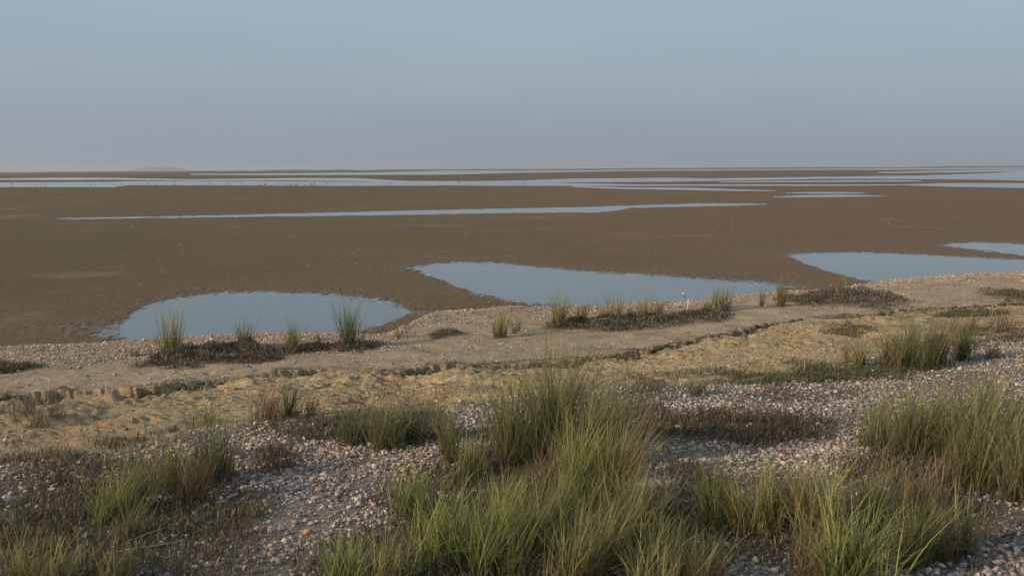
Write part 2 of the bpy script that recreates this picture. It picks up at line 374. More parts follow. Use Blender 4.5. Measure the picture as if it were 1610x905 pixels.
# water sheet seen wherever the mud lies below it
wr = np.array([9, 12, 16, 22, 30, 60, 150, 400, 1200, 4000, 20000.0]); wa = np.radians(np.linspace(-80, 80, 60))
WR, WA = np.meshgrid(wr, wa, indexing='ij'); ix = np.arange(WR.size).reshape(WR.shape)
wq = np.stack([ix[:-1, :-1], ix[:-1, 1:], ix[1:, 1:], ix[1:, :-1]], -1).reshape(-1, 4)[:, ::-1]
w_o = make_mesh('water', np.stack([(WR*np.sin(WA)).ravel(), (WR*np.cos(WA)).ravel(), np.zeros(WR.size)], 1), [wq], M_water)
tag(w_o, 'shallow still water lying in pools and far channels', kind='structure')

# ------------------------------------------------------------------ far shore: low land strips and one hazy hill on the horizon
M_far = tint_mat('far_land', 0, 0.95, 0.4, 0.02)
def far_ridge(name, x0, x1, dist, hpx, label, cat, kind=None, seed=0, tint=(0.07, 0.07, 0.06), depth=60, hill=False, group=None):
    n = 90; us = np.linspace(x0, x1, n)
    s = np.linspace(0, 1, n)
    prof = (np.sin(np.pi*s)**0.75 if hill else np.minimum(1, 6*np.minimum(s, 1-s)))
    prof = prof*(0.85+0.15*fbm(s*9, s*0, seed, 3)) if hill else prof*(0.75+0.25*vnoise(s*14, s*0, seed)+0.15*vnoise(s*70, s*0, seed+5))
    mid = []
    V = []
    ks = np.linspace(-1, 1, 9)
    for i in range(n):
        dx = (us[i]-PW/2)/FP*dist; hh = hpx/FP*dist*prof[i]
        for kk in ks:
            V.append((dx*(1+kk*depth/dist), dist+kk*depth, -0.3+(hh+0.3)*max(0, 1-abs(kk)**1.8)))
    V = np.array(V); m_ = len(ks); id_ = np.arange(n*m_).reshape(n, m_)
    f = np.stack([id_[:-1, :-1], id_[1:, :-1], id_[1:, 1:], id_[:-1, 1:]], -1).reshape(-1, 4)
    c0 = np.array([V[:, 0].mean(), dist, 0]); V = V-c0
    T = np.tile(np.array(tint), (len(V), 1))*(0.8+0.4*rng.random((len(V), 1)))
    o = make_mesh(name, V, [f], M_far, {'tint': T}, smooth=True, loc=tuple(c0))
    tag(o, label, cat, group, kind); return o
far_ridge('hill', 205, 305, 8000, 8.5, 'low hazy mound on the horizon', None, 'structure', 3, (0.24, 0.17, 0.18), 700, True)
far_ridge('far_shore', -400, 30, 2400, 1.0, 'thin dark shoreline at the far left', None, 'structure', 5)
far_ridge('far_shore', 60, 240, 2500, 1.0, 'thin dark shoreline before the mound', None, 'structure', 6)
far_ridge('far_shore', 292, 355, 1900, 1.5, 'dark strip of land right of the mound', None, 'structure', 7, depth=40)
far_ridge('far_shore', 350, 400, 2000, 1.4, 'short dark strip of land on the horizon', None, 'structure', 8, depth=40)
far_ridge('far_shore', 395, 580, 2300, 1.8, 'dark wooded strip on the horizon', None, 'structure', 9, depth=50)
far_ridge('far_shore', 560, 860, 3000, 1.4, 'bluish far shoreline in the middle', None, 'structure', 10)
far_ridge('far_shore', 840, 1400, 3200, 1.2, 'thin far shoreline right of the middle', None, 'structure', 12)
far_ridge('far_shore', 1380, 2000, 3400, 1.2, 'thin far shoreline at the right', None, 'structure', 13)

# ------------------------------------------------------------------ stones
PHI = (1+5**0.5)/2
ICO = np.array([(-1, PHI, 0), (1, PHI, 0), (-1, -PHI, 0), (1, -PHI, 0), (0, -1, PHI), (0, 1, PHI), (0, -1, -PHI), (0, 1, -PHI), (PHI, 0, -1), (PHI, 0, 1), (-PHI, 0, -1), (-PHI, 0, 1)])
ICO = ICO/np.linalg.norm(ICO[0])
ICF = np.array([(0, 11, 5), (0, 5, 1), (0, 1, 7), (0, 7, 10), (0, 10, 11), (1, 5, 9), (5, 11, 4), (11, 10, 2), (10, 7, 6), (7, 1, 8), (3, 9, 4), (3, 4, 2), (3, 2, 6), (3, 6, 8), (3, 8, 9), (4, 9, 5), (2, 4, 11), (6, 2, 10), (8, 6, 7), (9, 8, 1)])
def subdiv(V, F):
    V = list(map(tuple, V)); cache = {}; out_ = []
    def mid(a, b):
        k_ = (min(a, b), max(a, b))
        if k_ not in cache:
            p = np.array(V[a])+np.array(V[b]); p /= np.linalg.norm(p); V.append(tuple(p)); cache[k_] = len(V)-1
        return cache[k_]
    for a, b, c in F:
        ab, bc, ca = mid(a, b), mid(b, c), mid(c, a); out_ += [(a, ab, ca), (b, bc, ab), (c, ca, bc), (ab, bc, ca)]
    return np.array(V), np.array(out_)
ICO2, ICF2 = subdiv(ICO, ICF)
STONE_TINTS = np.array([(0.43, 0.36, 0.32), (0.34, 0.29, 0.27), (0.52, 0.44, 0.38), (0.27, 0.23, 0.22), (0.60, 0.53, 0.47), (0.48, 0.34, 0.26), (0.46, 0.27, 0.17), (0.19, 0.165, 0.16), (0.68, 0.62, 0.55), (0.52, 0.39, 0.32), (0.38, 0.31, 0.22)])
STONE_P = np.array([0.20, 0.19, 0.12, 0.15, 0.045, 0.07, 0.015, 0.11, 0.015, 0.045, 0.05]); STONE_P /= STONE_P.sum()
def stones(x, y, z, size, tints, detail=False, sink=0.25, flat=(0.45, 0.85), jag=0.30):
    n = len(x); V0, F0 = (ICO2, ICF2) if detail else (ICO, ICF); m_ = len(V0)
    V = np.repeat(V0[None], n, 0)*(1+rng.uniform(-jag, jag, (n, m_, 1)))
    if detail or jag == 0.22:      # cut facets: squash against a few random planes
        for k_ in range(6):
            d = rng.normal(size=(n, 1, 3)); d /= np.linalg.norm(d, axis=2, keepdims=True)
            off = rng.uniform(0.36, 0.74, (n, 1)); p = (V*d).sum(2); ex = np.maximum(p-off, 0); V = V - d*ex[..., None]
    ax = np.stack([rng.uniform(0.8, 1.45, n), rng.uniform(0.55, 1.0, n), rng.uniform(*flat, n)], 1)
    V = V*ax[:, None, :]*size[:, None, None]
    a = rng.uniform(0, 6.283, n); b = rng.normal(0, 0.35, n)
    cb, sb = np.cos(b), np.sin(b)
    x1 = V[..., 0]*cb[:, None]+V[..., 2]*sb[:, None]; z1 = -V[..., 0]*sb[:, None]+V[..., 2]*cb[:, None]
    ca, sa = np.cos(a), np.sin(a)
    X = x1*ca[:, None]-V[..., 1]*sa[:, None]; Y = x1*sa[:, None]+V[..., 1]*ca[:, None]
    W = np.stack([X+x[:, None], Y+y[:, None], z1+(z+size*ax[:, 2]*(1-sink)*0.9)[:, None]], -1).reshape(-1, 3)
    F = (F0[None]+(np.arange(n)*m_)[:, None, None]).reshape(-1, 3)
    T = np.repeat(tints, m_, 0)
    return W, F, T
def pick_tints(n, warm=None):
    t_ = STONE_TINTS[rng.choice(len(STONE_TINTS), n, p=STONE_P)]*rng.uniform(0.78, 1.18, (n, 1))
    return t_
def wedge(n, r0, r1, a0=-36, a1=36):
    a = np.radians(rng.uniform(a0, a1, n)); r = np.sqrt(rng.uniform(r0*r0, r1*r1, n)); return r*np.sin(a), r*np.cos(a)

# gravel of the bench
x, y = wedge(960000, 2.6, 19, -48, 50)
dG = grav(x)-y; keep = dG > -0.25; x, y = x[keep], y[keep]; dG = dG[keep]
z = height(x, y); u, v = project(x, y, z)
cv, _ = cover_at(u, v, x, y); cv = np.maximum(cv, 0.7*sstep(1640, 1800, u)*sstep(0.0, 0.3, fbm(x*0.8, y*0.8, 142, 3)))
dens = sstep(-0.25, 0.5, dG)*(1-0.88*cv)*(0.28+0.72*sstep(-0.42, 0.12, fbm(x*1.5, y*1.5, 141, 4)))
dens = dens*np.where(np.hypot(x, y) > 9, 0.8, 1)
keep = rng.random(len(x)) < dens; x, y, z, cv = x[keep], y[keep], z[keep], cv[keep]
n = len(x); size = np.clip(rng.lognormal(math.log(0.0084), 0.56, n), 0.0035, 0.025)
T = 1.13*pick_tints(n)*(1+0.22*fbm(x*1.1, y*1.1, 145, 4))[:, None]*(1+np.array([0.06, 0.0, -0.06])[None]*fbm(x*0.6, y*0.6, 146, 3)[:, None]*2)
near = np.hypot(x, y) < 0
W, F, TT = stones(x, y, z, size, T, sink=0.48, jag=0.22)
o = make_mesh('gravel', W, [F], M_stone, {'tint': TT}); print('gravel', n)
tag(o, 'mixed grey, pink and buff gravel strewn over the bench', kind='stuff')

# shell grit along the water's edge and on the bank
nb = 620000
x = rng.uniform(-10, 19, nb); S_ = shore(x)+0.12*fbm(x*2, x*0, 51, 3); L_ = lip(x); y = S_+0.2-(S_-L_+0.25)*rng.random(nb)
dS = S_-y; dL = L_-y; z = height(x, y); u, v = project(x, y, z)
wid = S_-L_; reach = np.where(u < 640, 0.62, 0.34)*wid
edge = sstep(-0.22, 0.05, dS)*sstep(reach*1.25, reach*0.6, dS + 0.5*fbm(x*1.1, y*1.1, 152, 3)) + 0.05
edge = edge*(0.35+0.9*sstep(-0.4, 0.3, fbm(x*1.5, y*1.5, 151, 3)))*np.where((u > 1180) & (u < 1400), 0.35, 1)
keep = (rng.random(nb) < edge*0.7) & (u > -80) & (u < 1700); x, y, z = x[keep], y[keep], z[keep]
n = len(x); size = np.clip(rng.lognormal(math.log(0.0058), 0.5, n), 0.0025, 0.024)
base = np.array([(0.48, 0.38, 0.29), (0.38, 0.30, 0.24), (0.58, 0.48, 0.38), (0.26, 0.205, 0.165), (0.68, 0.61, 0.52), (0.48, 0.35, 0.24)])
T = base[rng.choice(6, n, p=[.3, .25, .15, .15, .05, .1])]*rng.uniform(.8, 1.15, (n, 1))
W, F, TT = stones(x, y, z, size, T)
o = make_mesh('shell_grit', W, [F], M_stone, {'tint': TT}); print('grit', n)
tag(o, 'fine buff shell grit heaped along the edge of the mud', kind='stuff')

x, y = wedge(2600, 13, 75); k = (shore(x)-y < -0.3) & (rng.random(len(x)) < sstep(-0.1, 0.4, fbm(x*0.2, y*0.2, 155, 3))+0.12); x, y = x[k], y[k]
hz2 = height(x, y); u, v = project(x, y, hz2); k = (water_px(u, v) < -3); x, y, hz2 = x[k], y[k], hz2[k]; n = len(x)
W, F, TT = stones(x, y, hz2, np.clip(rng.lognormal(math.log(0.012), 0.5, n), 0.006, 0.04), np.tile([0.50, 0.42, 0.31], (n, 1))*rng.uniform(0.4, 1.2, (n, 1)), flat=(0.3, 0.6))
o = make_mesh('shell_bits', W, [F], M_stone, {'tint': TT}); tag(o, 'pale scraps of shell dotted over the brown mud', kind='stuff')

# crumbled clods along the lip and over the ochre ledge
xs = rng.uniform(-9, 16, 26000)
x1 = xs[:3600]; y1 = lip(x1)-0.05-np.abs(rng.normal(0, 0.05, len(x1)))+0.03; 
x2 = xs[3600:]; G2 = grav(x2); L2 = lip(x2); y2 = L2-(L2-G2)*rng.beta(1.1, 1.3, len(x2))
cl = fbm(x2*1.2, y2*1.8, 161, 3) > -0.1; x2, y2 = x2[cl], y2[cl]
cl = fbm(x1*1.6, x1*0, 162, 3) > -0.25; x1, y1 = x1[cl], y1[cl]
x = np.concatenate([x1, x2]); y = np.concatenate([y1, y2]); z = height(x, y)
n = len(x); size = np.clip(rng.lognormal(math.log(0.017), 0.5, n), 0.006, 0.055)
size[len(x1):] *= 0.38; size[:len(x1)] *= 1.15
T1 = np.array([(0.17, 0.13, 0.09), (0.25, 0.20, 0.14), (0.11, 0.085, 0.06)])[rng.integers(0, 3, len(x1))]
T2 = np.array([(0.52, 0.38, 0.20), (0.40, 0.28, 0.15), (0.56, 0.45, 0.29), (0.44, 0.27, 0.12), (0.26, 0.19, 0.12)])[rng.integers(0, 5, len(x2))]
T = np.concatenate([T1, T2])*rng.uniform(.85, 1.15, (n, 1))
W, F, TT = stones(x, y, z, size, T, sink=0.5, jag=0.35)
o = make_mesh('clay_crumbs', W, [F], M_clod, {'tint': TT})
tag(o, 'crumbled brown and ochre clay below the broken crust', kind='stuff')

# single stones that stand out
STONES = [  # px, py, half width px, tint, label, flatness
 (459, 664, 13, (0.66, 0.62, 0.54), 'flat cream stone lying at the gravel edge left of the middle', 0.4),
 (12, 790, 15, (0.56, 0.53, 0.50), 'pale grey stone at the left edge of the photo beside dark low cover', 0.6),
 (9, 696, 8, (0.62, 0.58, 0.52), 'small round white stone on orange clay at the left edge', 0.9),
 (405, 838, 12, (0.48, 0.33, 0.25), 'pinkish brown stone touching a round buff stone in the gravel', 0.8),
 (425, 838, 12, (0.52, 0.40, 0.29), 'round buff stone touching a pinkish stone in the gravel', 0.9),
 (485, 842, 13, (0.56, 0.33, 0.21), 'orange pink stone in the gravel left of the bright grass', 0.7),
 (503, 773, 13, (0.58, 0.35, 0.20), 'orange stone in the middle of the gravel patch', 0.6),
 (519, 778, 9, (0.48, 0.37, 0.28), 'buff stone just right of the orange stone in the gravel patch', 0.7),
 (561, 787, 11, (0.62, 0.58, 0.50), 'upright cream stone in the gravel patch', 0.9),
 (588, 797, 12, (0.48, 0.34, 0.27), 'pink stone right of the upright cream stone', 0.8),
 (563, 817, 12, (0.45, 0.26, 0.20), 'dull red stone low in the gravel patch', 0.6),
 (362, 785, 10, (0.56, 0.38, 0.29), 'salmon stone at the left rim of the gravel patch', 0.8),
 (588, 735, 13, (0.55, 0.51, 0.46), 'broad whitish stone high in the gravel patch', 0.6),
 (478, 690, 9, (0.52, 0.47, 0.42), 'whitish stone on the bare gravel below the flat cream stone', 0.7),
 (1313, 618, 8, (0.72, 0.69, 0.63), 'brightest white stone in the pink gravel on the right', 0.8),
 (1352, 606, 12, (0.60, 0.54, 0.48), 'long pale stone at the top of the pink gravel', 0.5),
 (1287, 671, 10, (0.60, 0.52, 0.43), 'cream stone at the right end of the brown cover patch', 0.9),
 (1131, 707, 10, (0.52, 0.50, 0.46), 'round grey stone just below the brown cover patch', 0.8),
 (1153, 705, 14, (0.42, 0.38, 0.34), 'broad dull stone right of the round grey stone', 0.6),
 (1400, 596, 9, (0.60, 0.54, 0.47), 'pale stone above the dense grass on the right', 0.6),
 (1510, 582, 10, (0.60, 0.56, 0.49), 'white stone in the gravel at the upper right', 0.6),
 (1578, 862, 12, (0.56, 0.38, 0.24), 'orange stone in the gravel at the bottom right corner', 0.6),
 (1563, 886, 10, (0.58, 0.53, 0.46), 'cream stone below the orange stone at the bottom right', 0.6),
 (162, 545, 6, (0.66, 0.63, 0.57), 'white shell lump on the grit beside the left pool', 0.8),
 (1307, 545, 7, (0.60, 0.46, 0.27), 'buff clod on the ochre ledge right of the middle', 0.8),
 (770, 477, 5, (0.58, 0.52, 0.44), 'pale lump on the mud between the two large pools', 0.8),
]
for px, py, wpx, tint, label, fl in STONES:
    gxp, gyp, gzp = ground_at(px, py); D = math.hypot(gxp, gyp); s = wpx*D/FP*0.62*0.9
    W, F, TT = stones(np.zeros(1), np.zeros(1), np.zeros(1), np.array([s]), np.array([tint]), detail=True, sink=0.25, flat=(fl*0.8, fl), jag=0.06)
    o = make_mesh('stone', W, [F], M_stone, {'tint': TT}, loc=(gxp, gyp, gzp)); tag(o, label, 'stone', 'single stones that stand out')

# ------------------------------------------------------------------ blades
G1 = 'grass tufts along the shell bank'
def blades(bx, by, bz, L, az, th0, bend, wd, cb, ct, seg_=6, pw=1.4):
    """n ribbons: root, length, compass direction of the lean, lean at the root, further bend, width, root and tip tints"""
    n = len(bx); t = np.linspace(0, 1, seg_+1)
    th = th0[:, None]+bend[:, None]*t[None, :]**pw
    ds = (L/seg_)[:, None]
    mid = (th[:, 1:]+th[:, :-1])/2
    hor = np.concatenate([np.zeros((n, 1)), np.cumsum(np.sin(mid)*ds, 1)], 1); ver = np.concatenate([np.zeros((n, 1)), np.cumsum(np.cos(mid)*ds, 1)], 1)
    X = bx[:, None]+hor*np.cos(az)[:, None]; Y = by[:, None]+hor*np.sin(az)[:, None]; Z = bz[:, None]+ver
    sa = az+np.pi/2+rng.normal(0, 0.7, n)
    prof = (1-t**2.2)*(0.55+0.9*np.minimum(t*3, 1)*0.5); prof[-1] = 0
    hw = wd[:, None]*0.5*prof[None, :]
    ox = np.cos(sa)[:, None]*hw; oy = np.sin(sa)[:, None]*hw
    P1 = np.stack([X-ox, Y-oy, Z], -1); P2 = np.stack([X+ox, Y+oy, Z], -1)
    V = np.concatenate([P1[:, :-1], P2[:, :-1], np.stack([X[:, -1:], Y[:, -1:], Z[:, -1:]], -1)], 1)   # seg_ left, seg_ right, tip
    m_ = 2*seg_+1
    fq = np.array([(i, i+seg_, i+seg_+1, i+1) for i in range(seg_-1)]).reshape(-1, 4) if seg_ > 1 else np.zeros((0, 4), int)
    ft = np.array([(seg_-1, 2*seg_-1, 2*seg_)])
    off = (np.arange(n)*m_)[:, None, None]
    Fq = (fq[None]+off).reshape(-1, 4); Ft = (ft[None]+off).reshape(-1, 3)
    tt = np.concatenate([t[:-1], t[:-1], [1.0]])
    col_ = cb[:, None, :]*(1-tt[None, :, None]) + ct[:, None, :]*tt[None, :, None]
    return V.reshape(-1, 3), [f for f in (Fq, Ft) if len(f)], col_.reshape(-1, 3)
STY = {
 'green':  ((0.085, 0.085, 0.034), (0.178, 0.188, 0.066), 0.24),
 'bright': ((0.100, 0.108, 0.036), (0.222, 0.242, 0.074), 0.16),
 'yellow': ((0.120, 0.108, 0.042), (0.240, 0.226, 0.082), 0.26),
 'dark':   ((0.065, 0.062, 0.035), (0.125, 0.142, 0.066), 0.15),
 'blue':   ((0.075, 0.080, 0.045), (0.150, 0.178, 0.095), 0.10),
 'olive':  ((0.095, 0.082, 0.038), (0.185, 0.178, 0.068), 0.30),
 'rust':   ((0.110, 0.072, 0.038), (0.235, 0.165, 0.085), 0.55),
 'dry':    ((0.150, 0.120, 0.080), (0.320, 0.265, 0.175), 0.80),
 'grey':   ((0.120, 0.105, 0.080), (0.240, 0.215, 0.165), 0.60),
}
def tuft(px, py, hpx, wpx, n, style, label, lean=0.10, skirt=0, spread=1.0, curve=0.8, group='grass tufts', cat='grass', name='grass_tuft', thick=1.0):
    gxp, gyp, gzp = ground_at(px, min(py, 985)) if py <= 905 else ground_at(px, py)
    D = math.hypot(math.hypot(gxp, gyp), H-gzp); Hm = hpx*D/FP*(1.15 if group == G1 else 1.17); rad = wpx*0.5*D/FP
    rt, tp, dead = STY[style]; rt = np.array(rt); tp = np.array(tp)
    hub = max(1, int(n/26))                      # a tuft is a bundle of smaller fans
    hx = rng.normal(0, rad*0.34, hub); hy = rng.normal(0, rad*0.45, hub); hl = rng.uniform(0.72, 1.0, hub)
    hl[0] = 1.0; hx[0] *= 0.3
    k = rng.integers(0, hub, n)
    bx = hx[k]+rng.normal(0, 0.018+0.04*rad, n); by = hy[k]+rng.normal(0, 0.018+0.04*rad, n)
    L = Hm*hl[k]*np.clip(rng.beta(2.2, 1.5, n)*1.38, 0.15, 1.25)
    az = rng.uniform(0, 6.283, n)
    th0 = np.abs(rng.normal(0.10, 0.24, n))*spread; bend = np.abs(rng.normal(0.45, 0.45, n))*curve
    # a breeze and the light pull the blades to the right
    vx = np.cos(az)*th0+lean*rng.uniform(0.3, 1.7, n); vy = np.sin(az)*th0; az = np.arctan2(vy, vx); th0 = np.hypot(vx, vy)
    bz = height(bx+gxp, by+gyp)-gzp-0.01
    wd = rng.uniform(0.0030, 0.0068, n)*thick*np.clip(D/9, 0.9, 1.6)
    br = rng.uniform(0.8, 2.2, (n, 1)); hue = rng.normal(0, 0.12, (n, 1))
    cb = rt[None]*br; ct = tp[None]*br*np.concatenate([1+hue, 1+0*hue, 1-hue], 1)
    yl = rng.random(n) < 0.14; ct[yl] = ct[yl]*np.array([1.35, 1.25, 1.25]); kink = rng.random(n) < 0.07; bend[kink] += rng.uniform(0.9, 1.8, int(kink.sum()))
    isd = rng.random(n) < dead
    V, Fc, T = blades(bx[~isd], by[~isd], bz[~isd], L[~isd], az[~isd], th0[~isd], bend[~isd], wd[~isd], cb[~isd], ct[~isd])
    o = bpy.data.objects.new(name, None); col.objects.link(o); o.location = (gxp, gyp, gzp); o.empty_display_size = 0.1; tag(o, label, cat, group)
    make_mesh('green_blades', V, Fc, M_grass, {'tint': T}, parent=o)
    nd = int(isd.sum()); 
    if nd+skirt > 0:
        m = nd+skirt
        i = np.where(isd)[0]; i = np.concatenate([i, rng.integers(0, n, skirt)]).astype(int)
        dth = th0[i].copy(); dth[nd:] = rng.uniform(0.5, 1.15, skirt); db = bend[i].copy(); db[nd:] = rng.uniform(0.4, 1.3, skirt)
        daz = az[i].copy(); daz[nd:] = rng.uniform(0, 6.283, skirt); dl = L[i]*0.85; dl[nd:] *= 0.8
        dt = np.array([(0.25, 0.19, 0.115), (0.19, 0.125, 0.07), (0.30, 0.25, 0.17)])[rng.integers(0, 3, m)]*rng.uniform(.7, 1.15, (m, 1))
        V, Fc, T = blades(bx[i], by[i], bz[i]+0.004, dl, daz, dth, db, wd[i]*0.85, dt*0.65, dt)
        make_mesh('dead_blades', V, Fc, M_grass, {'tint': T}, parent=o)
    return o

